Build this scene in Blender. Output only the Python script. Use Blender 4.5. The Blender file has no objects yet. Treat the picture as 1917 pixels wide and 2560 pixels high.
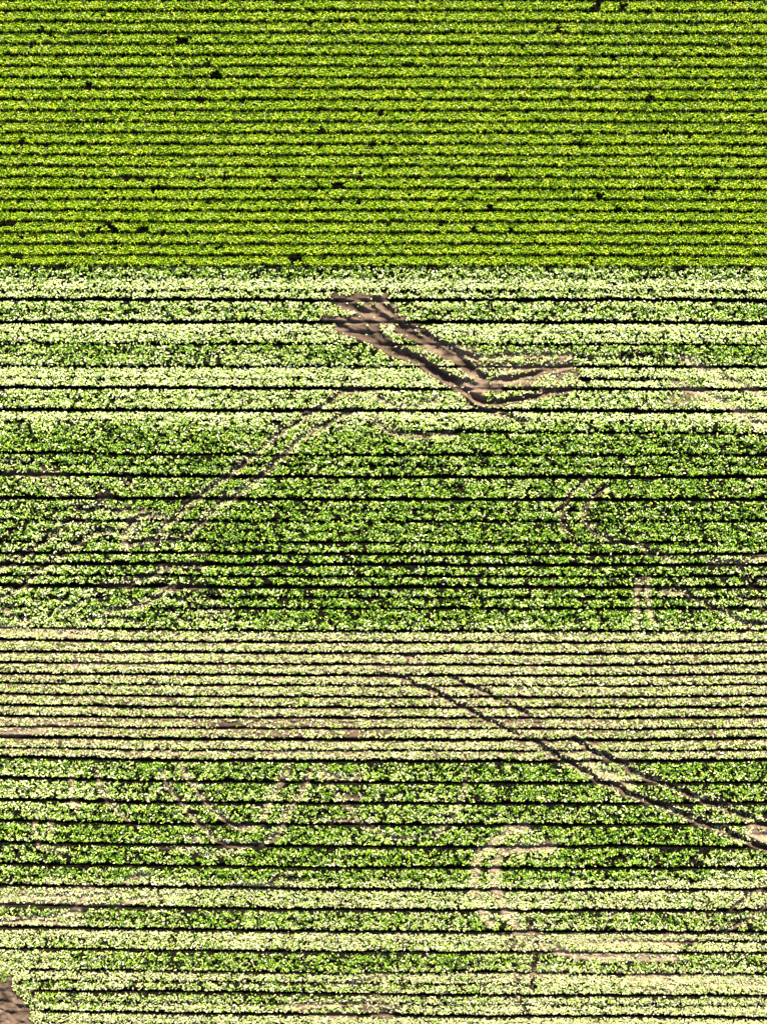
import bpy, math
import numpy as np

# ------------------------------------------------------------------ camera, sky, sun, exposure
S = 0.055                       # metres per photograph pixel on the ground
W, H = 1917, 2560
CAM_H = 200.0
SUN_EL, SUN_AZ = 31.0, 6.0      # sun stands beyond the top edge of the picture, a little to the right
scene = bpy.context.scene
cam_d = bpy.data.cameras.new("camera")
cam = bpy.data.objects.new("camera", cam_d)
scene.collection.objects.link(cam)
cam.location = (0, 0, CAM_H)
cam.rotation_euler = (0, 0, 0)
cam_d.sensor_fit = 'VERTICAL'
cam_d.sensor_height = 24
cam_d.lens = 24 * CAM_H / (H * S)
cam_d.clip_start = 1
cam_d.clip_end = 20000
scene.camera = cam

world = bpy.data.worlds.new("World")
scene.world = world
world.use_nodes = True
nt = world.node_tree
bg = nt.nodes["Background"]
sky = nt.nodes.new("ShaderNodeTexSky")
sky.sky_type = 'NISHITA'
sky.sun_disc = False
sky.sun_elevation = math.radians(SUN_EL)
sky.sun_rotation = math.radians(SUN_AZ)
nt.links.new(sky.outputs[0], bg.inputs[0])
bg.inputs[1].default_value = 0.05

sun_d = bpy.data.lights.new("sun", 'SUN')
sun_d.energy = 5.0
sun_d.angle = math.radians(0.5)
sun_d.color = (1.0, 0.95, 0.85)
sun = bpy.data.objects.new("sun", sun_d)
scene.collection.objects.link(sun)
sun.rotation_euler = (math.radians(-(90 - SUN_EL)), 0, math.radians(-SUN_AZ))
sun.location = (0, 60, 80)

scene.view_settings.view_transform = 'Standard'
scene.view_settings.look = 'None'
scene.view_settings.exposure = 1.45
scene.view_settings.gamma = 1.0

rng = np.random.default_rng(7)

# ------------------------------------------------------------------ small tools
def X(px): return (px - W / 2) * S
def Y(py): return (H / 2 - py) * S

def vnoise(x, y, scale, seed):
    """smooth value noise in 0..1 at arbitrary points"""
    r = np.random.default_rng(seed)
    n = 257
    g = r.random((n, n))
    u = np.asarray(x, float) / scale + 1000.37
    v = np.asarray(y, float) / scale + 1000.71
    iu = np.floor(u).astype(int); iv = np.floor(v).astype(int)
    fu = u - iu; fv = v - iv
    fu = fu * fu * (3 - 2 * fu); fv = fv * fv * (3 - 2 * fv)
    a = g[iv % n, iu % n]; b = g[iv % n, (iu + 1) % n]
    c = g[(iv + 1) % n, iu % n]; d = g[(iv + 1) % n, (iu + 1) % n]
    return (a * (1 - fu) + b * fu) * (1 - fv) + (c * (1 - fu) + d * fu) * fv

def sstep(a, b, x):
    t = np.clip((x - a) / (b - a), 0, 1)
    return t * t * (3 - 2 * t)

def make_obj(name, verts, quads, mat, attrs=None, smooth=False):
    me = bpy.data.meshes.new(name)
    nv, nq = len(verts), len(quads)
    me.vertices.add(nv)
    me.vertices.foreach_set("co", np.ascontiguousarray(verts, dtype=np.float32).ravel())
    me.loops.add(nq * 4)
    me.loops.foreach_set("vertex_index", np.ascontiguousarray(quads, dtype=np.int32).ravel())
    me.polygons.add(nq)
    me.polygons.foreach_set("loop_start", np.arange(0, nq * 4, 4, dtype=np.int32))
    me.polygons.foreach_set("loop_total", np.full(nq, 4, dtype=np.int32))
    me.update(calc_edges=True)
    if smooth:
        me.polygons.foreach_set("use_smooth", np.ones(nq, dtype=bool))
    for k, v in (attrs or {}).items():
        a = me.attributes.new(k, 'FLOAT', 'POINT')
        a.data.foreach_set("value", np.ascontiguousarray(v, dtype=np.float32))
    me.materials.append(mat)
    o = bpy.data.objects.new(name, me)
    scene.collection.objects.link(o)
    return o

# ------------------------------------------------------------------ materials
def ramp(nt, stops, interp='LINEAR'):
    r = nt.nodes.new("ShaderNodeValToRGB")
    cr = r.color_ramp
    cr.interpolation = interp
    while len(cr.elements) > 1: cr.elements.remove(cr.elements[-1])
    cr.elements[0].position = stops[0][0]; cr.elements[0].color = (*stops[0][1], 1)
    for p, c in stops[1:]:
        e = cr.elements.new(p); e.color = (*c, 1)
    return r

def leaf_material(name, green_stops, dry_stops, transl=0.3, rough=0.45):
    m = bpy.data.materials.new(name); m.use_nodes = True
    t = m.node_tree; b = t.nodes["Principled BSDF"]; out = t.nodes["Material Output"]
    ad = t.nodes.new("ShaderNodeAttribute"); ad.attribute_name = "dry"
    ar = t.nodes.new("ShaderNodeAttribute"); ar.attribute_name = "tone"
    rg = ramp(t, green_stops); rd = ramp(t, dry_stops)
    t.links.new(ar.outputs["Fac"], rg.inputs[0]); t.links.new(ar.outputs["Fac"], rd.inputs[0])
    mx = t.nodes.new("ShaderNodeMix"); mx.data_type = 'RGBA'
    t.links.new(ad.outputs["Fac"], mx.inputs[0])
    t.links.new(rg.outputs[0], mx.inputs[6]); t.links.new(rd.outputs[0], mx.inputs[7])
    t.links.new(mx.outputs[2], b.inputs["Base Color"])
    b.inputs["Roughness"].default_value = rough
    b.inputs["Specular IOR Level"].default_value = 0.18
    tr = t.nodes.new("ShaderNodeBsdfTranslucent")
    t.links.new(mx.outputs[2], tr.inputs[0])
    ms = t.nodes.new("ShaderNodeMixShader"); ms.inputs[0].default_value = transl
    t.links.new(b.outputs[0], ms.inputs[1]); t.links.new(tr.outputs[0], ms.inputs[2])
    t.links.new(ms.outputs[0], out.inputs[0])
    return m

GREEN_TOP = [(0, (0.015, 0.060, 0.001)), (0.3, (0.10, 0.25, 0.001)), (0.6, (0.27, 0.46, 0.001)), (0.85, (0.50, 0.64, 0.006)), (1, (0.80, 0.80, 0.08))]
GREEN_LOW = [(0, (0.008, 0.05, 0.004)), (0.35, (0.06, 0.20, 0.001)), (0.7, (0.24, 0.45, 0.003)), (0.9, (0.50, 0.66, 0.03)), (1, (0.75, 0.80, 0.16))]
DRY = [(0, (0.20, 0.32, 0.03)), (0.35, (0.50, 0.60, 0.14)), (0.65, (0.80, 0.80, 0.38)), (1, (0.90, 0.88, 0.62))]
STRAW = [(0, (0.20, 0.17, 0.06)), (0.4, (0.46, 0.42, 0.19)), (1, (0.80, 0.74, 0.44))]
mat_leaf = leaf_material("green_crop_leaf", GREEN_TOP, DRY, 0.16, 0.36)
mat_leaf_low = leaf_material("trampled_crop_leaf", GREEN_LOW, DRY, 0.10, 0.45)
mat_straw = leaf_material("straw_crop_leaf", GREEN_LOW, STRAW, 0.08, 0.6)

def soil_material():
    m = bpy.data.materials.new("field_soil"); m.use_nodes = True
    t = m.node_tree; b = t.nodes["Principled BSDF"]
    a = t.nodes.new("ShaderNodeAttribute"); a.attribute_name = "mud"
    tc = t.nodes.new("ShaderNodeTexCoord")
    n1 = t.nodes.new("ShaderNodeTexNoise"); n1.inputs["Scale"].default_value = 3.2; n1.inputs["Detail"].default_value = 8
    n1.inputs["Roughness"].default_value = 0.7
    t.links.new(tc.outputs["Object"], n1.inputs["Vector"])
    ma = t.nodes.new("ShaderNodeMath"); ma.operation = 'MULTIPLY_ADD'
    ma.inputs[1].default_value = 0.44; ma.inputs[2].default_value = -0.22
    t.links.new(n1.outputs["Fac"], ma.inputs[0])
    ad = t.nodes.new("ShaderNodeMath"); ad.operation = 'ADD'; ad.use_clamp = True
    t.links.new(a.outputs["Fac"], ad.inputs[0]); t.links.new(ma.outputs[0], ad.inputs[1])
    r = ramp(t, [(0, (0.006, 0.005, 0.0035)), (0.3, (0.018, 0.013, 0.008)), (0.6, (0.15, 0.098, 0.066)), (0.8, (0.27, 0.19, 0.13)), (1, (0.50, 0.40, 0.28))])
    t.links.new(ad.outputs[0], r.inputs[0]); t.links.new(r.outputs[0], b.inputs["Base Color"])
    b.inputs["Roughness"].default_value = 0.95
    b.inputs["Specular IOR Level"].default_value = 0.05
    bp = t.nodes.new("ShaderNodeBump"); bp.inputs["Strength"].default_value = 0.8; bp.inputs["Distance"].default_value = 0.08
    t.links.new(n1.outputs["Fac"], bp.inputs["Height"]); t.links.new(bp.outputs[0], b.inputs["Normal"])
    return m
mat_soil = soil_material()

def far_material():
    m = bpy.data.materials.new("far_field"); m.use_nodes = True
    t = m.node_tree; b = t.nodes["Principled BSDF"]
    tc = t.nodes.new("ShaderNodeTexCoord")
    w = t.nodes.new("ShaderNodeTexWave"); w.bands_direction = 'Y'
    w.inputs["Scale"].default_value = 0.208; w.inputs["Distortion"].default_value = 0.6; w.inputs["Detail"].default_value = 3
    n = t.nodes.new("ShaderNodeTexNoise"); n.inputs["Scale"].default_value = 2.2; n.inputs["Detail"].default_value = 6
    t.links.new(tc.outputs["Object"], w.inputs["Vector"]); t.links.new(tc.outputs["Object"], n.inputs["Vector"])
    mu = t.nodes.new("ShaderNodeMath"); mu.operation = 'MULTIPLY'
    t.links.new(w.outputs["Fac"], mu.inputs[0]); t.links.new(n.outputs["Fac"], mu.inputs[1])
    r = ramp(t, [(0.05, (0.03, 0.04, 0.01)), (0.3, (0.07, 0.13, 0.012)), (0.6, (0.2, 0.27, 0.04))])
    t.links.new(mu.outputs[0], r.inputs[0]); t.links.new(r.outputs[0], b.inputs["Base Color"])
    b.inputs["Roughness"].default_value = 0.9
    return m
mat_far = far_material()

# ------------------------------------------------------------------ the furrows between the rows
XK = np.array([0, 400, 800, 1200, 1560, 1917], float)
# y at the six x knots, strength (1 = deep dark wheel furrow), half width in px
FURROWS = []
def F(ys, s, w=3.6, rng_=None, wavy=1.0): FURROWS.append(dict(y=np.array(ys, float), s=s, w=w, r=rng_, wavy=wavy))
PITCH = 27.72
TOPK = range(-7, 24)
STRONG = {4: 1.0, 6: 1.0, 8: .45, 12: .5, 10: .35, 13: .4, 16: 1.0, 18: 1.0, 2: .35, 14: .4, 0: .4}
def top_y(k): return 20.3 + PITCH * k
for k in TOPK:
    y = top_y(k) + 9.6
    F([y - 1, y, y, y, y + 1, y + 2.5], STRONG.get(k, 0.3) if k < 23 else .15, 3.4)
F([694, 694, 694, 695, 696, 697], .3, 3)
F([727, 727, 727, 728, 728, 728], .42, 4.5)
F([749, 748, 750.5, 750, 749, 752.5], 1, 4.2)
F([777, 777, 778, 778, 778, 780], .15, 4)
F([805, 805, 805.5, 805, 806, 809], 1, 4.2)
F([831, 831, 831, 832, 832, 833], .35, 3)
F([859, 860, 861, 860.6, 862, 862.7], .6, 3)
F([886, 886, 887, 888, 889, 890], .2, 4)
F([914, 917, 916, 917, 917, 916.5], .75, 3.4)
F([944, 945, 948, 949, 949, 948], .4, 3.8)
F([968, 969, 970, 973, 973, 973], 1, 4.2)
F([996, 997, 998, 1000, 1000, 1001], .15, 4)
F([1023.5, 1026, 1025, 1026, 1027, 1028.6], 1, 4.4)
F([1051, 1051, 1052, 1054, 1055, 1056], .35, 3.4)
F([1080, 1081, 1082, 1080, 1082, 1084.5], .5, 4)
F([1105, 1107, 1109, 1110, 1110, 1111], .3, 4)
F([1130, 1136, 1139, 1137, 1138, 1138], .65, 3.8)
F([1158, 1163, 1165, 1165, 1165, 1165], .45, 3.8)
F([1184, 1190, 1192, 1192, 1193, 1192], .9, 4.2)
F([1214, 1218, 1220, 1221, 1221, 1221], .2, 3.5)
F([1244, 1246, 1248, 1248, 1249, 1248], .95, 4)
F([1271, 1273, 1275, 1275, 1276, 1276], .45, 4)
F([1299, 1302, 1303, 1303, 1303, 1302], .6, 4)
F([1326, 1328, 1330, 1330, 1330, 1329], .3, 4)
F([1353, 1352, 1357, 1357, 1356, 1355], .6, 4.5)
F([1381, 1381, 1385, 1385, 1385, 1384], .75, 4)
F([1408.6, 1409, 1412, 1412, 1412, 1412], 1, 4.6)
F([1437.6, 1438, 1441, 1441, 1441, 1441], .7, 3.6)
F([1463, 1465, 1468, 1468, 1468, 1467], 1, 4.8)
F([1490, 1492, 1494, 1494, 1494, 1494], .6, 4)
F([1515, 1519, 1521, 1521, 1521, 1519], .7, 4)
F([1543, 1546, 1548, 1549, 1549, 1549], .3, 4)
F([1569, 1572, 1577, 1577, 1577, 1576], .7, 3.4)
F([1598, 1604, 1605, 1605, 1605, 1604], .9, 3.6)
F([1628, 1629, 1632, 1633, 1633, 1631], .9, 4)
F([1654, 1657, 1660, 1661, 1662, 1655.5], .9, 3.6)
F([1683, 1684.5, 1688, 1688, 1688, 1683], .95, 4)
F([1706, 1711, 1713, 1714, 1714, 1711], .75, 3)
F([1733, 1739, 1742, 1742, 1742, 1738.6], .85, 3.4)
F([1760.6, 1766, 1768, 1768, 1768, 1766], .85, 3.6)
F([1789.6, 1793, 1794, 1794, 1794, 1791], .95, 4)
F([1816, 1819, 1821, 1821, 1822, 1819], .75, 3.2)
F([1841.5, 1846, 1849, 1849, 1849, 1843.7], 1, 5)
F([1868, 1874, 1875, 1876, 1876, 1874], .7, 3.2)
F([1891, 1899.5, 1901, 1902, 1902, 1899], 1, 4.8)
F([1916, 1925, 1928, 1929, 1929, 1926], .2, 4)
F([1942, 1951, 1955, 1956, 1956, 1955], .9, 4.4)
F([1969, 1978, 1981, 1982, 1982, 1981], .2, 4)
F([1996, 2006, 2007, 2008, 2008, 2005.5], .95, 4.4)
F([2023, 2033, 2034, 2034, 2034, 2033], .35, 4)
F([2049, 2059, 2060, 2061, 2060, 2060], .95, 4.6)
F([2077, 2085, 2088, 2088, 2088, 2088], .25, 4)
F([2104, 2110, 2114, 2117, 2112, 2120], 1, 5)
F([2131, 2137, 2141, 2143, 2143, 2144], .3, 4)
F([2157, 2162.6, 2167, 2169, 2169, 2169], 1, 4.8)
F([2185, 2190, 2194, 2196, 2196, 2197], .3, 4)
F([2211.6, 2215, 2221, 2223.7, 2223, 2223], .95, 4.6)
F([2237, 2242, 2248, 2250, 2250, 2250], .2, 4)
F([2261, 2268, 2273, 2275, 2274.5, 2275], 1, 4.8)
F([2289, 2295, 2300, 2302, 2302, 2302], .2, 4)
F([2317, 2321.5, 2327, 2329, 2328, 2330], 1, 5)
F([2343, 2347, 2352, 2354, 2354, 2354], .3, 3.4)
F([2368.6, 2373.5, 2378, 2379, 2381, 2381.7], .8, 3.6)
F([2396, 2400, 2405, 2406, 2407, 2407], .25, 4)
F([2422, 2425, 2431, 2429, 2435, 2435], .7, 3.8)
F([2448, 2452, 2455, 2459, 2460, 2460], .6, 3.2)
F([2474, 2475, 2481, 2487, 2486.7, 2487.6], .85, 4)
F([2501.5, 2505, 2508.6, 2510.7, 2512, 2513], .5, 3.2)
F([2524.4, 2530, 2534, 2540, 2538, 2544], 1, 4.6)
F([2553, 2557, 2562, 2566, 2566, 2570], .4, 3.5)
for i in range(6):
    y = 2594 + 27 * i
    F([y - 14, y - 9, y - 4, y, y, y + 2], .9 if i % 2 == 0 else .4, 4.2)

REFY = np.array([f['y'][3] for f in FURROWS])
assert np.all(np.diff(REFY) > 5)
FY = np.stack([f['y'] for f in FURROWS])            # furrow x knots

XS_TAB = np.arange(-200, 2121, 20.0)
FTAB = np.stack([np.interp(XS_TAB, XK, row) for row in FY])        # furrow y at each table x
def ref_y(px, py):
    """straightened y: where a point would lie if all furrows ran level"""
    px = np.asarray(px, float).ravel(); py = np.asarray(py, float).ravel()
    wob = (vnoise(px, py, 90, 5) - .5) * 2.4 + (vnoise(px, py, 22, 6) - .5) * 1.5
    wob = wob * sstep(670, 760, py) + (1 - sstep(670, 760, py)) * ((vnoise(px, py, 120, 8) - .5) * 1.6)
    py = py + wob
    out = np.empty_like(py)
    col = np.clip(np.round((px - XS_TAB[0]) / 20).astype(int), 0, len(XS_TAB) - 1)
    order = np.argsort(col, kind='stable')
    bounds = np.searchsorted(col[order], np.arange(len(XS_TAB) + 1))
    for c in range(len(XS_TAB)):
        i = order[bounds[c]:bounds[c + 1]]
        if len(i):
            xp = FTAB[:, c]
            yy = np.interp(py[i], xp, REFY)
            lo = py[i] < xp[0]; hi = py[i] > xp[-1]
            yy[lo] = REFY[0] + py[i][lo] - xp[0]; yy[hi] = REFY[-1] + py[i][hi] - xp[-1]
            out[i] = yy
    return out

# ------------------------------------------------------------------ tracks driven across the rows
# points in photograph pixels; w half width px, d depth m, bare 0..1, mud soil tone, dry, lug = tread pattern
TRACKS = []
def T(pts, w=8, d=.2, bare=.3, mud=.6, dry=.9, lug=0, own=True): TRACKS.append(dict(p=np.array(pts, float), w=w, d=d, bare=bare, mud=mud, dry=dry, lug=lug, own=own))
# bare muddy swath
MUD = dict(bare=1, mud=.62, dry=.8)
T([(838, 751), (884, 770), (922, 785), (947, 795), (985, 806)], 9, .30, **MUD)
T([(815, 745), (870, 742), (940, 745), (975, 746)], 6, .06, **MUD)
T([(905, 751), (943, 783), (968, 800)], 8, .24, **MUD)
T([(939, 753), (968, 774), (985, 795)], 10, .28, **MUD)
T([(800, 797), (850, 797), (910, 799), (985, 799), (1020, 802)], 6, .05, **MUD)
T([(834, 810), (871, 829), (922, 842), (947, 858), (981, 877), (1035, 894), (1060, 913), (1086, 930), (1119, 951), (1157, 972), (1178, 989), (1215, 1008)], 11, .38, **MUD)
T([(868, 806), (900, 820), (947, 840), (990, 868)], 9, .2, **MUD)
T([(925, 806), (945, 830), (965, 855)], 7, .14, **MUD)
T([(985, 808), (1023, 833), (1060, 850), (1094, 871), (1136, 892), (1166, 913), (1199, 943), (1222, 953)], 12, .38, **MUD)
T([(1015, 810), (1065, 835), (1110, 862), (1150, 882), (1200, 900)], 8, .2, bare=.85, mud=.7, dry=.8)
T([(1222, 953), (1270, 948), (1330, 938), (1380, 922), (1440, 908)], 8, .26, bare=.9, mud=.72, dry=.8)
T([(1240, 930), (1300, 925), (1350, 912), (1420, 900)], 7, .12, bare=.7, mud=.75, dry=.8)
T([(1069, 913), (1102, 934), (1136, 951), (1199, 968), (1260, 966)], 9, .26, **MUD)
T([(1178, 989), (1200, 1003), (1240, 1008), (1290, 1000), (1340, 990), (1400, 978), (1435, 966)], 7, .32, bare=.9, mud=.7, dry=.8)
T([(1130, 893), (1180, 890), (1240, 893), (1300, 888), (1400, 884), (1440, 888)], 7, .08, bare=.7, mud=.8, dry=.8)
T([(1180, 912), (1260, 914), (1330, 913), (1400, 912)], 6, .1, bare=.8, mud=.75, dry=.8)
T([(1380, 945), (1410, 935), (1435, 930), (1425, 950)], 9, .1, bare=.8, mud=.7, dry=.8)
T([(1160, 1000), (1200, 1022), (1250, 1036), (1300, 1048), (1330, 1056)], 6, .22, bare=.8, mud=.65, dry=.9)
T([(1440, 892), (1540, 890), (1640, 890), (1680, 893), (1720, 905)], 4.5, .25, bare=.5, mud=.3, dry=.9, own=False)
T([(1430, 950), (1500, 949), (1600, 949), (1660, 950)], 4.5, .25, bare=.5, mud=.3, dry=.9, own=False)
T([(1690, 893), (1720, 900), (1745, 915), (1790, 935), (1830, 955), (1870, 970), (1917, 995), (2060, 1060)], 9, .10, bare=.35, mud=.85, dry=1)
T([(1670, 955), (1715, 967), (1760, 985), (1830, 1012), (1860, 1040), (1917, 1070), (2060, 1130)], 9, .10, bare=.4, mud=.85, dry=1)
# paired tracks to the lower left
T([(925, 975), (885, 972), (845, 984), (810, 1013), (752, 1048), (683, 1094), (613, 1158), (544, 1204), (475, 1256), (440, 1297), (390, 1330)], 8, .27, bare=.35, mud=.6, dry=.95)
T([(905, 1018), (880, 1028), (810, 1059), (758, 1088), (706, 1140), (631, 1210), (556, 1256), (498, 1308), (463, 1349)], 8, .27, bare=.35, mud=.6, dry=.95)
T([(925, 975), (955, 1000), (985, 1015), (1040, 1016), (1075, 1006), (1097, 988)], 7, .12, bare=.5, mud=.75, dry=.95)
T([(925, 1035), (950, 1058), (975, 1082), (1050, 1092), (1140, 1086)], 7, .18, bare=.35, mud=.7, dry=1)
T([(440, 1297), (390, 1285), (330, 1296), (318, 1312), (360, 1330)], 7, .2, bare=.3, mud=.7, dry=1)
T([(463, 1349), (420, 1345), (360, 1348), (300, 1370)], 7, .2, bare=.3, mud=.6, dry=1)
T([(343, 1300), (320, 1318), (310, 1340), (325, 1360)], 8, .16, bare=.3, mud=.7, dry=1)
T([(176, 1255), (208, 1275), (230, 1268), (280, 1270), (310, 1285)], 6, .26, bare=.6, mud=.5, dry=.9)
T([(118, 1165), (112, 1185), (118, 1202), (135, 1229), (165, 1243)], 6, .22, bare=.6, mud=.6, dry=.9)
T([(0, 1180), (60, 1184), (110, 1187), (150, 1180), (175, 1190)], 5, .14, bare=.7, mud=.7, dry=1)
T([(305, 1188), (326, 1205), (343, 1226)], 6, .26, bare=.8, mud=.5, dry=.9)
T([(0, 1150), (50, 1152), (90, 1160)], 7, .25, bare=.3, mud=.2, dry=.6, own=False)
T([(34, 1197), (72, 1221)], 6, .22, bare=.3, mud=.2, dry=.6, own=False)
T([(240, 1242), (270, 1240), (290, 1244)], 6, .12, bare=.9, mud=.6, dry=.9)
T([(215, 1300), (180, 1298), (169, 1301), (155, 1323), (97, 1359), (65, 1386), (36, 1402), (-40, 1440)], 8, .28, bare=.4, mud=.5, dry=.95)
T([(300, 1330), (262, 1322), (232, 1330), (205, 1349), (181, 1366), (145, 1393), (118, 1412), (92, 1432), (48, 1470), (-40, 1520)], 8, .26, bare=.4, mud=.5, dry=.95)
T([(520, 1412), (470, 1412), (430, 1416), (400, 1427), (370, 1442), (320, 1460), (240, 1470)], 7, .25, bare=.45, mud=.65, dry=1)
T([(520, 1467), (470, 1468), (430, 1472), (405, 1485), (370, 1503), (325, 1518), (250, 1530)], 7, .25, bare=.45, mud=.65, dry=1)
for p in ([(467, 1485), (501, 1511), (526, 1533), (548, 1570)], [(508, 1478), (543, 1502), (560, 1532), (572, 1565)],
          [(400, 1487), (459, 1498), (484, 1523), (518, 1565)], [(400, 1515), (442, 1532), (480, 1562)]):
    T(p, 6.5, .26, bare=.2, mud=.4, dry=.8)
T([(12, 1518), (36, 1514), (75, 1518)], 5, .24, bare=.6, mud=.4, dry=1)
T([(-20, 1532), (24, 1541), (68, 1545)], 5, .26, bare=.3, mud=.3, dry=1)
T([(8, 1520), (18, 1532), (40, 1538)], 5, .08, bare=.4, mud=.8, dry=1)
T([(145, 1528), (193, 1508), (229, 1492), (275, 1490)], 6, .28, bare=.3, mud=.3, dry=.8)
T([(72, 1504), (121, 1499), (169, 1499)], 6, .26, bare=.3, mud=.3, dry=.7)
T([(210, 1554), (232, 1542), (302, 1542), (360, 1556)], 7, .28, bare=.3, mud=.3, dry=.8)
T([(338, 1520), (374, 1503), (399, 1484), (440, 1462)], 5, .1, bare=.5, mud=.8, dry=1)
T([(-20, 1566), (48, 1564), (84, 1550)], 5, .1, bare=.5, mud=.8, dry=1)
T([(100, 1575), (150, 1580), (190, 1568)], 5, .1, bare=.5, mud=.8, dry=1)
# curved tracks in the right part
T([(1475, 1185), (1454, 1208), (1420, 1238), (1404, 1259), (1402, 1288), (1408, 1317), (1429, 1351), (1456, 1374)], 6, .28, bare=.75, mud=.55, dry=.9)
T([(1530, 1215), (1495, 1222), (1471, 1250), (1456, 1275), (1460, 1301), (1479, 1322), (1509, 1343), (1545, 1352)], 7, .28, bare=.7, mud=.6, dry=.9)
T([(1545, 1352), (1588, 1362), (1614, 1378), (1656, 1391), (1700, 1398)], 6, .22, bare=.35, mud=.6, dry=.95)
T([(1622, 1430), (1618, 1477), (1626, 1540), (1639, 1562)], 6, .12, bare=.3, mud=.8, dry=1)
T([(1597, 1445), (1590, 1500), (1588, 1565)], 6, .12, bare=.3, mud=.8, dry=1)
T([(1640, 1475), (1719, 1481), (1752, 1507), (1786, 1517), (1828, 1540), (1866, 1559), (1917, 1557), (2060, 1550)], 7, .26, bare=.45, mud=.6, dry=.95)
T([(1828, 1483), (1887, 1500), (1917, 1520), (2050, 1590)], 6, .22, bare=.3, mud=.5, dry=.9)
T([(2060, 1530), (1917, 1556), (1880, 1572), (1835, 1584)], 6, .2, bare=.6, mud=.6, dry=.9)
T([(2060, 1370), (1917, 1392), (1880, 1400), (1830, 1406), (1760, 1404)], 6, .14, bare=.5, mud=.8, dry=1)
T([(2060, 1420), (1917, 1442), (1885, 1450), (1868, 1466)], 9, .25, bare=.8, mud=.4, dry=.9)
T([(1590, 1445), (1602, 1452), (1615, 1458)], 7, .1, bare=.8, mud=.6, dry=.9)
# long diagonals over the pale rows
DG = dict(bare=.75, mud=.68, dry=.95)
T([(940, 1686), (985, 1688), (1010, 1693), (1035, 1706), (1069, 1722), (1111, 1740), (1136, 1756), (1166, 1769), (1195, 1783), (1227, 1802), (1244, 1812), (1278, 1828), (1300, 1836)], 7, .32, **DG)
T([(1119, 1688), (1157, 1705), (1195, 1723), (1215, 1731), (1261, 1752), (1295, 1773), (1330, 1786)], 7, .32, **DG)
T([(1000, 1634), (1030, 1642), (1055, 1652)], 6, .2, **DG)
T([(1325, 1846), (1341, 1858), (1378, 1879), (1412, 1898), (1433, 1907), (1454, 1923), (1492, 1949), (1521, 1959), (1567, 1982), (1618, 2003), (1656, 2013), (1698, 2033), (1735, 2047), (1765, 2059), (1811, 2077), (1853, 2098), (1917, 2120), (2060, 2160)], 9, .38, bare=.7, mud=.62, dry=1)
T([(1420, 1840), (1446, 1853), (1471, 1873), (1509, 1890), (1546, 1904), (1580, 1928), (1614, 1943), (1647, 1952), (1685, 1970), (1719, 1983), (1752, 1998), (1786, 2009), (1828, 2026), (1866, 2043), (1917, 2064), (2060, 2120)], 9, .38, bare=.7, mud=.65, dry=1)
T([(1860, 2070), (1890, 2085), (1930, 2100), (2060, 2140)], 14, .05, bare=.8, mud=.75, dry=1, lug=.10)
T([(1450, 1908), (1490, 1925), (1540, 1945), (1590, 1965)], 12, .04, bare=.3, mud=.7, dry=1)
# tractor tread
T([(1330, 2067), (1284, 2073), (1249, 2088), (1220, 2117), (1191, 2145), (1185, 2169), (1187, 2215), (1191, 2244), (1214, 2290), (1232, 2319)], 10, .06, bare=.55, mud=.75, dry=1, lug=.16)
T([(1400, 2112), (1307, 2119), (1266, 2125), (1243, 2145), (1234, 2174), (1237, 2215), (1249, 2249), (1275, 2290), (1301, 2336), (1330, 2353), (1376, 2371)], 10, .06, bare=.55, mud=.75, dry=1, lug=.16)
T([(1376, 2371), (1430, 2386), (1480, 2391), (1567, 2395), (1640, 2394), (1700, 2392)], 8, .06, bare=.8, mud=.85, dry=1, lug=.14)
T([(1560, 2450), (1640, 2446), (1760, 2452), (1917, 2460), (2050, 2465)], 9, .04, bare=.4, mud=.85, dry=1, lug=.10)
T([(-40, 1800), (100, 1800), (400, 1806), (800, 1806), (1100, 1806), (1400, 1806), (1540, 1806)], 5, .05, bare=.55, mud=.55, dry=.9, lug=.18)
T([(-40, 1830), (60, 1828), (120, 1826)], 9, .03, bare=.7, mud=.75, dry=1, lug=.14)
T([(230, 1640), (400, 1640), (600, 1643), (1000, 1645)], 4, .03, bare=.3, mud=.5, dry=.9, lug=.12)
T([(1318, 2280), (1330, 2313), (1336, 2359), (1344, 2394), (1330, 2429), (1327, 2463), (1341, 2478)], 8, .2, bare=.8, mud=.42, dry=.9)
T([(1284, 2411), (1292, 2475), (1301, 2510), (1330, 2533)], 6, .2, bare=.7, mud=.5, dry=.9)
T([(1347, 2296), (1376, 2319)], 6, .24, bare=.6, mud=.35, dry=.9)
T([(1400, 2345), (1500, 2355), (1600, 2352), (1700, 2350)], 9, .05, bare=.5, mud=.8, dry=1)
# loops in the lower left part
T([(450, 1905), (470, 1945), (510, 1995), (551, 2042), (597, 2068), (650, 2068)], 7, .2, bare=.45, mud=.7, dry=1)
T([(400, 1915), (420, 1960), (458, 2007), (481, 2042), (510, 2067), (533, 2094), (580, 2111), (655, 2108), (684, 2094), (707, 2065), (719, 2018), (754, 1978), (782, 1915)], 7, .24, bare=.5, mud=.65, dry=1)
T([(725, 1905), (713, 1930), (694, 1965), (677, 1995), (665, 2030), (650, 2055)], 7, .2, bare=.55, mud=.7, dry=1)
T([(250, 1915), (249, 1955), (267, 1995), (300, 2030), (340, 2055)], 6, .16, bare=.4, mud=.7, dry=1)
T([(180, 1925), (178, 1985), (200, 2030)], 6, .12, bare=.3, mud=.7, dry=1)
T([(88, 2040), (92, 2090), (100, 2120), (150, 2130), (165, 2115)], 6, .14, bare=.5, mud=.7, dry=1)
T([(128, 2040), (127, 2090)], 6, .12, bare=.5, mud=.7, dry=1)
T([(1163, 1910), (1160, 1991), (1111, 2072), (1050, 2092), (984, 2095), (926, 2072), (880, 2030), (834, 1980), (799, 1922)], 6, .14, bare=.25, mud=.6, dry=.9)
T([(800, 1915), (830, 1940), (870, 1950), (905, 1935)], 7, .12, bare=.35, mud=.7, dry=1)
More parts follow.
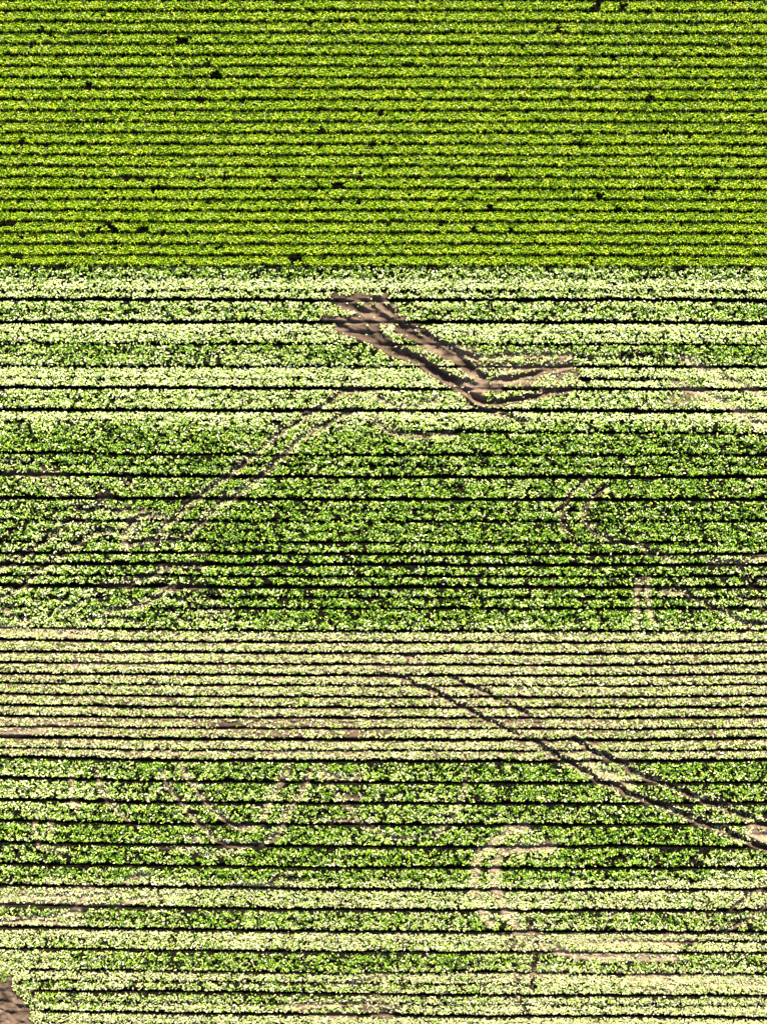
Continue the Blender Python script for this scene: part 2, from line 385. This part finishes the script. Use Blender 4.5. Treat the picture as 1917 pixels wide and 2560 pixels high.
T([(855, 1985), (880, 1992), (910, 1998)], 7, .08, bare=.85, mud=.6, dry=.9)
T([(815, 2058), (863, 2045), (905, 2056)], 5, .08, bare=.7, mud=.75, dry=.9)
T([(335, 2012), (345, 2010), (400, 2000)], 5, .28, bare=.6, mud=.4, dry=.9)
T([(470, 2105), (475, 2090), (510, 2095)], 9, .1, bare=.6, mud=.6, dry=.9)
T([(672, 2200), (690, 2190), (713, 2187), (740, 2192), (760, 2202)], 5, .22, bare=.4, mud=.5, dry=.9)
T([(560, 2212), (640, 2212), (730, 2216)], 5, .06, bare=.6, mud=.8, dry=1)
T([(380, 2110), (430, 2118), (520, 2135), (620, 2125)], 6, .14, bare=.3, mud=.5, dry=.9)
# pale dragged strips at the left edge
for p in ([(-40, 2246), (60, 2246), (150, 2240), (200, 2224), (240, 2216)], [(-40, 2256), (120, 2252), (200, 2258), (300, 2262)],
          [(-40, 2310), (60, 2300), (140, 2290), (210, 2278)], [(-40, 2298), (100, 2305), (220, 2308)],
          [(280, 2264), (330, 2250), (400, 2240), (480, 2232)], [(300, 2205), (340, 2190), (380, 2180)],
          [(-40, 1575), (100, 1582), (250, 1584)], [(180, 2270), (200, 2240), (330, 2228)]):
    T(p, 6, .09, bare=.6, mud=.85, dry=1)
T([(2060, 2130), (1917, 2205), (1890, 2222), (1862, 2244), (1816, 2272)], 7, .28, bare=.6, mud=.6, dry=1)
T([(2060, 2190), (1913, 2261), (1879, 2290), (1840, 2312), (1790, 2326)], 7, .28, bare=.6, mud=.6, dry=1)
T([(830, 2458), (871, 2455), (918, 2447), (951, 2438), (980, 2431)], 6, .2, bare=.6, mud=.75, dry=1)
T([(1140, 2430), (1157, 2424), (1178, 2408), (1210, 2399)], 9, .26, bare=.3, mud=.3, dry=.6)
T([(850, 2508), (905, 2500), (960, 2486), (985, 2482)], 5, .2, bare=.6, mud=.7, dry=1)
T([(700, 2520), (800, 2512), (900, 2505), (950, 2512)], 7, .05, bare=.6, mud=.8, dry=1)
T([(920, 2512), (950, 2530), (990, 2535)], 12, .12, bare=.8, mud=.55, dry=.9)
T([(1180, 2455), (1260, 2442), (1330, 2434), (1420, 2428)], 7, .1, bare=.6, mud=.7, dry=1)
T([(770, 2540), (850, 2540), (900, 2536)], 8, .08, bare=.5, mud=.7, dry=1)
T([(1570, 2470), (1700, 2480), (1650, 2440), (1720, 2475)], 5, .1, bare=.3, mud=.8, dry=1)
T([(175, 1656), (190, 1662), (230, 1672)], 7, .05, bare=.7, mud=.75, dry=1)
T([(130, 1700), (160, 1702), (180, 1715)], 5, .22, bare=.5, mud=.5, dry=1)
T([(270, 1763), (320, 1773), (400, 1766)], 6, .22, bare=.3, mud=.4, dry=.9)
T([(622, 1738), (628, 1752), (636, 1764)], 4, .18, bare=.5, mud=.4, dry=.9)
T([(1350, 1690), (1358, 1698), (1362, 1710)], 4, .2, bare=.4, mud=.4, dry=.9)
T([(1310, 1676), (1330, 1674), (1345, 1678)], 8, .02, bare=.8, mud=.65, dry=1)
T([(540, 1700), (548, 1665), (560, 1640)], 4, .1, bare=.5, mud=.5, dry=1)
BLOBS = [(1190, 950, 50, 30, .5, .55),  # bare muddy patches: x, y, rx, ry, bare, mud
    (700, 1808, 230, 14, .55, .6), (660, 1835, 180, 9, .6, .66), (880, 1830, 40, 14, .8, .62), (560, 1812, 60, 8, .8, .4),
    (150, 1810, 140, 10, .6, .7), (40, 1834, 80, 10, .7, .75), (420, 1885, 120, 8, .5, .75), (860, 1880, 70, 10, .6, .72),
    (1260, 1805, 90, 10, .7, .6), (1300, 1840, 40, 8, .7, .7), (1320, 2350, 60, 30, .45, .55), (1650, 2350, 140, 14, .4, .8),
    (960, 2522, 60, 22, .6, .55), (860, 985, 60, 10, .4, .7), (1300, 960, 110, 18, .45, .78), (1180, 960, 40, 30, .5, .75), (1130, 870, 70, 14, .45, .7),
    (950, 775, 60, 20, .75, .66), (880, 822, 50, 16, .5, .66), (1060, 880, 60, 20, .3, .7), (700, 1880, 90, 8, .5, .75), (1000, 1665, 100, 6, .3, .8),
    (330, 1275, 60, 20, .3, .75), (110, 1172, 16, 8, .7, .85), (1720, 1000, 90, 18, .35, .85), (1870, 1040, 60, 20, .3, .85),
    (60, 2235, 120, 14, .3, .85), (500, 1385, 30, 8, .1, .6), (1900, 2090, 40, 16, .5, .8), (300, 1660, 150, 8, .3, .8)]

# ------------------------------------------------------------------ maps over the field
M0 = -150
NX, NY = 1110, 1430                       # 2 px cells
gx = M0 + np.arange(NX) * 2.0
gy = M0 + np.arange(NY) * 2.0
GX, GY = np.meshgrid(gx, gy)
RY = ref_y(GX.ravel(), GY.ravel()).reshape(GX.shape)

# tables along the straightened y: dryness, straw tone, leaf height
DT = [(-400, .03), (664, .03), (672, .42), (692, .40), (698, .80), (712, .97), (723, .95), (729, .55), (737, .75), (747, 1), (752, .85), (765, .62), (780, .42), (792, .5), (800, .85),
      (808, .92), (818, 1), (829, 1), (834, .75), (856, .66), (862, .3), (885, .38), (905, .5), (914, .8), (920, .88), (940, 1), (950, .62), (958, .92), (970, 1),
      (975, .85), (995, .55), (1015, .72), (1024, 1), (1030, .96), (1050, .98), (1056, .5), (1078, .42), (1084, .30), (1120, .22), (1180, .26), (1192, .34), (1260, .2), (1350, .2), (1410, .24), (1545, .2),
      (1560, .38), (1576, .62), (1582, .93), (1690, .97), (1720, .90), (1770, .82), (1790, .95), (1800, .85), (1900, .96), (1906, .25), (1930, .22), (1950, .42), (1960, .26), (1998, .40), (2010, .25),
      (2052, .40), (2062, .18), (2110, .28), (2120, .2), (2160, .34), (2172, .24), (2196, .3), (2208, .7), (2222, .9), (2230, .9), (2245, .82), (2272, .85), (2278, .55), (2300, .45), (2326, .62),
      (2334, .95), (2352, .95), (2356, .7), (2378, .72), (2384, .3), (2410, .28), (2425, .55), (2434, .9), (2457, .95), (2462, .6), (2484, .8), (2490, .55), (2510, .8), (2538, .85), (2546, .95), (2700, .9)]
DT = np.array(DT)
def dryness(px, py, ry):
    d = np.interp(ry, DT[:, 0], DT[:, 1])
    n = vnoise(px, py * 2.2, 34, 11); n2 = vnoise(px, py * 1.5, 110, 12)
    low = sstep(666, 700, ry)
    d = d + low * ((n - .5) * .45 + (n2 - .5) * .3) * (0.35 + 2.2 * d * (1 - d))
    left = 1 - sstep(80, 420, px)
    d = d + left * (sstep(1906, 1920, ry) * (1 - sstep(2000, 2060, ry))) * .40
    d = d + (1 - sstep(120, 330, px)) * (sstep(2380, 2390, ry) * (1 - sstep(2425, 2440, ry))) * .5
    d = d + sstep(1150, 1300, px) * (sstep(2335, 2350, ry)) * .22
    d = d + sstep(1250, 1500, px) * sstep(2180, 2200, ry) * (1 - sstep(2222, 2230, ry)) * .1
    d = d + (1 - sstep(100, 520, px)) * sstep(1150, 1300, ry) * (1 - sstep(1560, 1575, ry)) * .28
    d = d + sstep(1600, 1850, px) * sstep(1370, 1400, ry) * (1 - sstep(1560, 1575, ry)) * .18
    d = d + sstep(1650, 1850, px) * sstep(2120, 2150, ry) * (1 - sstep(2222, 2230, ry)) * .3
    d = d + sstep(900, 1300, px) * sstep(664, 690, ry) * (1 - sstep(700, 710, ry)) * .1
    d = np.where((ry > 1575) & (ry < 1900), d * .86, d * .92)
    d = np.where(d < .5, d * (.55 + .76 * np.clip(d, 0, .5)), d)
    return np.clip(d, 0, 1)
def straw(px, py, ry):
    s = sstep(1570, 1590, ry) * (1 - sstep(1895, 1908, ry)) * .75
    s = s + sstep(2200, 2215, ry) * .35 + sstep(1908, 1912, ry) * .2
    s = s * (.7 + .6 * vnoise(px, py * 2, 60, 31))
    return np.clip(s, 0, 1)

base_bare = np.zeros_like(GX)
HGT = np.zeros_like(GX)
MUD_SHADE = np.full_like(GX, .06) + .02 * GX * 0 + .45 * sstep(1575, 1590, RY) * (1 - sstep(1895, 1905, RY)) + .1 * sstep(2200, 2230, RY)
FID = np.zeros(GX.shape, np.int32)         # which structure object a cell belongs to
fade_l = {}
for i, f in enumerate(FURROWS):
    dy = RY - REFY[i]
    m = np.abs(dy) < 16
    s = f['s'] * (0.82 + .36 * vnoise(GX[m], GY[m] * .3 + i * 77, 55, 40 + i))
    r = f['y'][3]
    if 1080 <= r < 1090: s = s * (.35 + .95 * sstep(930, 1000, GX[m]))
    if 943 <= r < 950: s = s * (.8 + .6 * sstep(1430, 1450, GX[m]) * (1 - sstep(1650, 1670, GX[m])))
    if 915 <= r < 919: s = s * (.8 + .45 * sstep(1050, 1150, GX[m]))
    if 2350 <= r < 2358: s = s * (.6 + 1.6 * sstep(1560, 1640, GX[m]))
    if 2455 <= r < 2462: s = s * (1 - .6 * sstep(1200, 1400, GX[m]))
    if r > 2400: s = s * sstep(20, 90, GX[m] - (r - 2420) * .35)
    if 1480 < r < 1570: s = s * (.55 + .45 * sstep(380, 560, GX[m]))
    w = f['w'] * (.72 if 1580 < r < 1895 else .76) * (1.0 + .25 * (vnoise(GX[m], GY[m] * .3 + i * 31, 18, 90 + i) - .5))
    d = dy[m]
    prof = np.exp(-np.abs((d - .5) / (w * 1.5)) ** 3)
    depth = .40 if r > 664 else .25
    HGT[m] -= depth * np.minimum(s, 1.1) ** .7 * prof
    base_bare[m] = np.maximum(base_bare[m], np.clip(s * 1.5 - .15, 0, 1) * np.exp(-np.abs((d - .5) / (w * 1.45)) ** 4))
    MUD_SHADE[m] = np.minimum(MUD_SHADE[m], .06 + (1 - prof) * .6)  # furrow soil coloured darkest: moist earth plus shade put into the tone
    if f['s'] >= .7:
        k = np.abs(d) < w * .95
        idx = np.argwhere(m)[k]
        FID[idx[:, 0], idx[:, 1]] = 1 + i
# crowned beds
# each bed rises towards the furrow on its lower side
_j = np.clip(np.searchsorted(REFY, RY.ravel()), 1, len(REFY) - 1)
_f = np.clip((RY.ravel() - REFY[_j - 1]) / (REFY[_j] - REFY[_j - 1]), 0, 1)
_s = np.array([f['s'] for f in FURROWS])
CREST = (np.minimum(_s[_j], .9) * _f ** 1.3 + _s[_j - 1] * .35 * (1 - _f) ** 2).reshape(GX.shape)
HGT += .24 * CREST * sstep(664, 680, RY)
HGT += (vnoise(GX, GY, 9, 51) - .5) * .07 + (vnoise(GX, GY, 4, 52) - .5) * .04

TB = np.zeros_like(GX)      # track bareness
TD = np.zeros_like(GX)      # track pull to dry
TDW = np.zeros_like(GX)
FLAT = np.zeros_like(GX)    # how far leaves are pressed down
for ti, t in enumerate(TRACKS):
    p = t['p']; w = t['w'] * (1.15 if t['bare'] < .9 else 1.3); t['d'] = t['d'] * (1.3 if t['bare'] < .9 else 1.0); R = w * 2.4 + 6
    # smooth the polyline a little
    q = [p[0]]
    for a, b in zip(p[:-1], p[1:]):
        q += [a * .75 + b * .25, a * .25 + b * .75]
    q.append(p[-1]); p = np.array(q)
    x0, x1 = p[:, 0].min() - R, p[:, 0].max() + R; y0, y1 = p[:, 1].min() - R, p[:, 1].max() + R
    i0, i1 = max(0, int((x0 - M0) / 2)), min(NX, int((x1 - M0) / 2) + 2)
    j0, j1 = max(0, int((y0 - M0) / 2)), min(NY, int((y1 - M0) / 2) + 2)
    if i0 >= i1 or j0 >= j1: continue
    gxx, gyy = GX[j0:j1, i0:i1], GY[j0:j1, i0:i1]
    wx = gxx + (vnoise(gxx, gyy, 17, 200 + ti) - .5) * 7; wy = gyy + (vnoise(gxx, gyy, 17, 400 + ti) - .5) * 7
    north = np.zeros(gxx.shape); best = np.full(gxx.shape, 1e9); along = np.zeros(gxx.shape); side = np.zeros(gxx.shape)
    acc = 0.0
    for a, b in zip(p[:-1], p[1:]):
        L = np.hypot(*(b - a))
        if L < 1e-6: continue
        ux, uy = (b - a) / L
        tt = np.clip((wx - a[0]) * ux + (wy - a[1]) * uy, 0, L)
        dd = np.hypot(wx - a[0] - tt * ux, wy - a[1] - tt * uy)
        m = dd < best
        best[m] = dd[m]; along[m] = acc + tt[m]
        sd = (wx - a[0]) * uy - (wy - a[1]) * ux
        side[m] = sd[m]
        nn = -(wy - a[1] - tt * uy) / np.maximum(dd, 1e-3)
        north[m] = nn[m]
        acc += L
    endf = sstep(0, 16, along + 4) * sstep(0, 16, acc - along + 4)
    core = np.exp(-(best / (w * .62)) ** 3) * endf
    berm = np.exp(-((best - w * 1.25) / (w * .38)) ** 2) * endf
    jag = .75 + .5 * vnoise(along, best, 12, 600 + ti)
    h = HGT[j0:j1, i0:i1]
    # the rut levels what was there, then cuts in
    h[:] = h * (1 - .45 * core * t['bare'])
    h -= t['d'] * core * jag
    north = np.clip(north, -1, 1)
    h += t['d'] * (.42 + .30 * north) * berm * jag
    if t['lug']:
        ph = (along + np.abs(side) * .5) * (2 * math.pi / 7.0)
        h += t['lug'] * .5 * np.sin(ph) * np.exp(-(best / w) ** 4) * endf
    mask = np.exp(-(best / (w * 1.15)) ** 4) * endf
    patch = np.clip(.55 + 1.1 * (vnoise(gxx, gyy, 13, 800 + ti) - .35), 0, 1)
    bb = t['bare'] * (.45 if t['bare'] < .62 else .9) * mask * (patch * (1 - t['bare']) + t['bare'] if t['bare'] > .8 else patch)
    TB[j0:j1, i0:i1] = np.maximum(TB[j0:j1, i0:i1], bb)
    mu = MUD_SHADE[j0:j1, i0:i1]; mu[:] = mu * (1 - mask) + (t['mud'] - (0 if t['lug'] else .18) * core * min(1, t['d'] / .2)) * mask; mu += .14 * berm * (.5 + .5 * north) * t['mud']  # rut core painted darker, sunward berm lighter: shade and sunlight in the soil colour
    wide = np.exp(-(best / (w * 1.5)) ** 4) * endf
    td = TD[j0:j1, i0:i1]; tw = TDW[j0:j1, i0:i1]
    upd = wide > tw
    td[upd] = t['dry']; tw[upd] = wide[upd]
    fl = FLAT[j0:j1, i0:i1]; fl[:] = np.maximum(fl, wide)
    if t['own']:
        fi = FID[j0:j1, i0:i1]; fi[(best < w) & (endf > .3)] = 1000 + ti
for (bx, by, rx, ry_, br, mu) in BLOBS:
    r = np.sqrt(((GX - bx) / rx) ** 2 + ((GY - by) / ry_) ** 2) + (vnoise(GX, GY * 1.6, 16, int(bx)) - .5) * .8
    m = 1 - sstep(.6, 1.15, r)
    TB = np.maximum(TB, m * br * np.clip(.3 + 1.4 * vnoise(GX, GY * 1.5, 9, int(by)), 0, 1))
    MUD_SHADE = MUD_SHADE * (1 - m * .8) + mu * m * .8
# bare heap of earth in the lower left corner
edge = np.interp(GY, [2380, 2405, 2435, 2470, 2500, 2530, 2560, 2700], [-40, 2, 22, 46, 62, 74, 88, 120])
cx = edge - GX + (vnoise(GX, GY, 20, 71) - .5) * 26
corner = sstep(-6, 8, cx)
HGT = HGT * (1 - corner) + corner * ((vnoise(GX, GY * 1.6, 22, 72) - .45) * .75 + (vnoise(GX, GY * 1.3, 8, 73) - .5) * .3 + .1)
TB = np.maximum(TB, corner * .97)
MUD_SHADE = MUD_SHADE * (1 - corner) + corner * (.55 + .3 * (vnoise(GX, GY, 14, 74) - .5))
FID[corner > .5] = 0
BARE = np.clip(np.maximum(base_bare, TB), 0, 1)

def samp(M, px, py):
    u = np.clip((px - M0) / 2, 0, NX - 1.001); v = np.clip((py - M0) / 2, 0, NY - 1.001)
    i = u.astype(int); j = v.astype(int); fu = u - i; fv = v - j
    return (M[j, i] * (1 - fu) + M[j, i + 1] * fu) * (1 - fv) + (M[j + 1, i] * (1 - fu) + M[j + 1, i + 1] * fu) * fv

# ------------------------------------------------------------------ ground, furrows and tracks as one skin cut into pieces
def build_ground():
    xi = np.arange(0, NX, 2); yi = np.arange(0, NY)
    hx = HGT[:, xi]
    vx = np.broadcast_to(X(gx[xi])[None, :], hx.shape); vy = np.broadcast_to(Y(gy[yi])[:, None], hx.shape)
    V = np.stack([vx, vy, hx], -1).reshape(-1, 3)
    A = MUD_SHADE[:, xi].reshape(-1)
    nx, ny = len(xi), len(yi)
    j, i = np.meshgrid(np.arange(ny - 1), np.arange(nx - 1), indexing='ij')
    a = (j * nx + i).ravel()
    Q = np.stack([a, a + nx, a + nx + 1, a + 1], -1)
    ids = FID[:-1, xi[:-1]].ravel()
    for k in np.unique(ids):
        q = Q[ids == k]
        if len(q) < 12 and k != 0:
            continue
        u, inv = np.unique(q.ravel(), return_inverse=True)
        name = "ground" if k == 0 else ("furrow" if k < 1000 else "wheel_track")
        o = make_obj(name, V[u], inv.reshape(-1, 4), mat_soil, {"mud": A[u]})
        o["kind"] = "structure"
    # small leftovers would leave holes: close them with the ground sheet
    small = [k for k in np.unique(ids) if k != 0 and np.sum(ids == k) < 12]
    if small:
        q = Q[np.isin(ids, small)]
        u, inv = np.unique(q.ravel(), return_inverse=True)
        o = make_obj("ground", V[u], inv.reshape(-1, 4), mat_soil, {"mud": A[u]}); o["kind"] = "structure"
    # the far ground: a ring of large quads out to the horizon
    xa, xb = X(gx[xi[0]]), X(gx[xi[-1]]); ya, yb = Y(gy[0]), Y(gy[-1]); R = 6000
    v = np.array([(xa, ya, -.05), (xb, ya, -.05), (xb, yb, -.05), (xa, yb, -.05), (-R, R, -.05), (R, R, -.05), (R, -R, -.05), (-R, -R, -.05)], float)
    q = np.array([(0, 1, 5, 4), (1, 2, 6, 5), (2, 3, 7, 6), (3, 0, 4, 7)])[:, ::-1]
    o = make_obj("ground", v, q, mat_far); o["kind"] = "structure"
build_ground()

# ------------------------------------------------------------------ leaves
def leaf_mesh(x, y, z, yaw, ln, wd, zmid, ztip, roll):
    """bent strip of two faces per leaf; x,y,z = foot in metres"""
    n = len(x)
    c, s = np.cos(yaw), np.sin(yaw)
    V = np.empty((n, 6, 3), np.float32)
    for k, (t, zz, ww) in enumerate(((0, np.zeros(n), .55), (.5, zmid, 1.0), (1, ztip, .22))):
        px_ = x + c * ln * t; py_ = y + s * ln * t; pz = z + zz
        hw = wd * .5 * ww
        V[:, 2 * k, 0] = px_ - s * hw; V[:, 2 * k, 1] = py_ + c * hw; V[:, 2 * k, 2] = pz + roll * hw
        V[:, 2 * k + 1, 0] = px_ + s * hw; V[:, 2 * k + 1, 1] = py_ - c * hw; V[:, 2 * k + 1, 2] = pz - roll * hw
    b = (np.arange(n) * 6)[:, None]
    Q = np.concatenate([b + np.array([0, 1, 3, 2]), b + np.array([2, 3, 5, 4])], 1).reshape(-1, 4)
    return V.reshape(-1, 3), Q

ORD = ["first", "second", "third", "fourth", "fifth", "sixth", "seventh", "eighth", "ninth", "tenth", "eleventh", "twelfth",
       "thirteenth", "fourteenth", "fifteenth", "sixteenth", "seventeenth", "eighteenth", "nineteenth", "twentieth"]
TENS = {2: "twenty", 3: "thirty", 4: "forty", 5: "fifty", 6: "sixty", 7: "seventy"}
TENTH = {2: "twentieth", 3: "thirtieth", 4: "fortieth", 5: "fiftieth", 6: "sixtieth", 7: "seventieth"}
def ordinal(n):
    if n <= 20: return ORD[n - 1]
    t, r = divmod(n, 10)
    return TENTH[t] if r == 0 else TENS[t] + "-" + ORD[r - 1]

HOLES = [(103, 81, 11), (458, 107, 22), (351, 446, 16), (606, 252, 10), (505, 252, 9), (403, 472, 26), (284, 574, 14), (360, 578, 20), (23, 559, 24), (687, 446, 13), (901, 446, 13),
         (562, 445, 10), (316, 446, 9), (504, 450, 8), (58, 359, 10), (933, 362, 10), (800, 333, 9), (620, 416, 9), (226, 222, 10), (165, 194, 12), (542, 191, 14), (846, 467, 20),
         (1556, 17, 14), (1257, 447, 24), (1775, 474, 20), (1793, 449, 9), (1495, 493, 14), (1445, 362, 9), (1394, 74, 9), (1336, 555, 10), (1182, 578, 12), (1249, 332, 13), (1660, 332, 10),
         (1029, 165, 9), (1275, 575, 8), (1492, 17, 9), (1622, 251, 9), (273, 558, 12), (1040, 445, 8), (520, 155, 8), (46, 645, 18), (740, 650, 20), (1390, 120, 8), (80, 118, 7), (1225, 522, 14), (1540, 525, 10), (1100, 560, 8), (1700, 560, 8), (213, 585, 9), (250, 577, 10)]

def top_rows():
    n = 0
    for k in range(-4, 24):
        for tall in (True, False):
            yc = top_y(k) if tall else top_y(k) + 16.2
            if k == 23 and not tall: continue
            xs = np.arange(-110, 2030, 4.0 if tall else 4.6)
            xs = xs + rng.normal(0, .8, len(xs))
            ys = yc + np.interp(xs, XK, [-1, 0, 0, 0, 1, 2.5]) + rng.normal(0, 2.3 if tall else 1.5, len(xs)) + (vnoise(xs, xs * 0 + yc, 120, 8) - .5) * -1.6
            keep = np.ones(len(xs), bool)
            for hx, hy, hr in HOLES:
                keep &= ~((np.abs(ys - hy) < 8.5) & (np.abs(xs - hx) < hr * .9))
            gaps = vnoise(xs, ys, 7, 300 + k) < (.09 if tall else .15)
            keep &= ~gaps
            xs, ys = xs[keep], ys[keep]
            m = len(xs)
            hp = (.76 if tall else .46) * (1 + .25 * (rng.random(m) - .5)) * (.9 + .2 * vnoise(xs, ys, 40, 15))
            nl = 7 if tall else 6
            px_ = np.repeat(xs, nl); py_ = np.repeat(ys, nl); hh = np.repeat(hp, nl)
            N = len(px_)
            yaw = np.tile(np.arange(nl) * 2 * math.pi / nl, m) + rng.normal(0, .35, N) + np.repeat(rng.random(m) * 6.28, nl)
            ln = (.44 if tall else .38) * (1 + .45 * (rng.random(N) - .5))
            wd = .105 * (1 + .5 * (rng.random(N) - .5))
            z0 = hh * (.45 + .25 * rng.random(N))
            zm = hh * (.30 + .2 * rng.random(N)); zt = zm - hh * (.20 + .55 * rng.random(N))
            tone = np.clip(rng.normal(.64, .24, N) + .10 * (vnoise(px_, py_, 60, 16) - .5) + (0 if tall else -.05), 0, 1)  # low rows coloured slightly darker, adding to the tall rows' shade
            dry = (rng.random(N) < .02).astype(float)
            V, Q = leaf_mesh(X(px_), Y(py_), z0, yaw, ln, wd, zm, zt, rng.normal(0, .35, N))
            o = make_obj("crop_row", V, Q, mat_leaf, {"tone": np.repeat(tone, 6), "dry": np.repeat(dry, 6)}, smooth=True)
            o["category"] = "crop row"
            o["group"] = "dense green crop rows of the upper field"
            if yc < 3:
                o["label"] = "dense green crop row beyond the top edge, " + ordinal(n + 1) + " outermost"
                o["label"] = ("tall" if tall else "low") + " green crop row just beyond the top edge of the upper field, number " + ordinal(9 - n if n < 9 else 1)
            else:
                o["label"] = ("tall bright" if tall else "low shaded") + " green crop row, " + ordinal(n - TOPOFF) + " from the top edge of the photo"
            n += 1
TOPOFF = sum(1 for k in range(-4, 24) for t in (0, 1) if (top_y(k) + 16.2 * t) < 3) - 1
top_rows()

def low_rows():
    # strips between neighbouring furrows of the lower field, one object each
    lo = [i for i in range(len(FURROWS)) if REFY[i] > 660]
    y0 = 667.0
    A_px = (2017 + 100) * (2690 - 660)
    dens = 48.0
    N = int(A_px * S * S * dens)
    px = rng.uniform(-100, 2017, N); py = rng.uniform(662, 2690, N)
    ry = ref_y(px, py)
    ok = ry > y0
    px, py, ry = px[ok], py[ok], ry[ok]
    bare = samp(BARE, px, py)
    dd = dryness(px, py, ry)
    cl = .6 * vnoise(px, py * 1.5, 11, 61) + .4 * vnoise(px, py * 1.4, 5, 62)
    amt = np.interp(dd, [0, .5, .85, 1], [.9, .85, .5, .22])
    keep = (1 - amt) + amt * sstep(.33, .66, cl)
    ok = rng.random(len(px)) < np.clip(1 - bare * 1.03, 0, 1) * keep
    px, py, ry = px[ok], py[ok], ry[ok]; cl = cl[ok]
    yaw = rng.random(len(px)) * 2 * math.pi
    ln = .24 + .2 * rng.random(len(px))
    b1 = samp(BARE, px + np.cos(yaw) * ln * .5 / S, py - np.sin(yaw) * ln * .5 / S)
    b2 = samp(BARE, px + np.cos(yaw) * ln * .9 / S, py - np.sin(yaw) * ln * .9 / S)
    ok = np.maximum(b1, b2) < .35 + .6 * rng.random(len(px))
    px, py, ry = px[ok], py[ok], ry[ok]; cl = cl[ok]; yaw = yaw[ok]; ln = ln[ok]
    n = len(px)
    d0 = dryness(px, py, ry); tw = samp(TDW, px, py); td = samp(TD, px, py); fl = samp(FLAT, px, py)
    d0 = d0 * (1 - tw) + np.maximum(td * (1 - .15 * (1 - tw)), d0) * tw
    dry = (rng.random(n) < d0).astype(float)
    dry = np.clip(dry * (.82 + .18 * rng.random(n)) + (1 - dry) * rng.random(n) ** 3 * .35, 0, 1)
    st = straw(px, py, ry); st = np.maximum(st, tw * .5)
    # place inside its bed: 0 just below the upper furrow, 1 at the lower one
    idx = np.clip(np.searchsorted(REFY, ry), 1, len(REFY) - 1)
    bed = idx
    f = (ry - REFY[idx - 1]) / np.maximum(REFY[idx] - REFY[idx - 1], 1)
    crown = np.clip(np.sin(np.clip(f, 0, 1) * math.pi), 0, 1) ** .5
    green_amt = 1 - d0
    hmax = (.12 + .34 * green_amt * crown) * (1 - .75 * fl)
    gz = samp(HGT, px, py)
    z = gz + .03 + rng.random(n) * hmax + sstep(.3, .7, cl) * .22 * (.25 + .75 * (1 - d0 ** 3)) * (1 - .8 * fl)
    tone = np.clip(rng.normal(.54, .26, n) + .1 * (vnoise(px, py, 50, 17) - .5), 0, 1)
    wd = .09 + .08 * rng.random(n) + .04 * (dry > .5)
    up = (.35 + .75 * green_amt) * (1 - .7 * fl)
    zm = ln * rng.normal(.22, .22, n) * up; zt = zm - ln * np.abs(rng.normal(.22, .2, n)) * up
    zm = np.maximum(zm, -.03); zt = np.maximum(zt, -.12)
    roll = rng.normal(0, .45, n) * up
    is_straw = rng.random(n) < st
    g = 0
    for b in range(1, len(REFY)):
        sel = bed == b
        if sel.sum() < 50: continue
        g += 1
        V, Q = leaf_mesh(X(px[sel]), Y(py[sel]), z[sel], yaw[sel], ln[sel], wd[sel], zm[sel], zt[sel], roll[sel])
        o = make_obj("crop_row", V, Q, mat_leaf_low, {"tone": np.repeat(tone[sel], 6), "dry": np.repeat(dry[sel], 6)}, smooth=False)
        o.data.materials.append(mat_straw)
        mi = np.repeat(is_straw[sel].astype(np.int32), 2)
        o.data.polygons.foreach_set("material_index", mi)
        dm = d0[sel].mean(); smn = st[sel].mean()
        look = "trampled straw-coloured" if smn > .5 else ("pale bleached" if dm > .72 else ("mixed pale and green" if dm > .42 else "leafy mostly green"))
        o["category"] = "crop row"
        o["group"] = "trampled crop rows of the lower field"
        if REFY[b - 1] > 2556:
            o["label"] = "pale crop row just beyond the bottom edge of the photo, " + ordinal(g - LOW_IN[0] if LOW_IN else 1)
        else:
            o["label"] = look + " crop row, " + ordinal(g) + " below the dense green upper field"
            LOW_IN[:] = [g]
    print("lower leaves", n, "rows", g)
LOW_IN = [0]
low_rows()

# ------------------------------------------------------------------ weeds by the heap of earth
def weed(px, py, r, n, label):
    a = rng.random(n) * 6.28; rr = r * np.sqrt(rng.random(n)) * .8
    x = X(px) + np.cos(a) * rr; y = Y(py) + np.sin(a) * rr
    z = samp(HGT, np.full(n, float(px)), np.full(n, float(py))) + .03 + rng.random(n) * .1
    V, Q = leaf_mesh(x, y, z, a + rng.normal(0, .6, n), .25 + .2 * rng.random(n), .05 + .03 * rng.random(n), .12 + .15 * rng.random(n), .05 * rng.random(n), rng.normal(0, .3, n))
    o = make_obj("weed_clump", V, Q, mat_leaf_low, {"tone": np.repeat(np.clip(rng.normal(.6, .15, n), 0, 1), 6), "dry": np.repeat(rng.random(n) * .3, 6)})
    o["label"] = label; o["category"] = "weed"; o["group"] = "weeds beside the bare earth"
weed(132, 2508, .85, 90, "yellowish green weed clump on the right rim of the bare earth heap")
weed(8, 2437, .9, 90, "olive weed clump at the upper end of the bare earth heap")
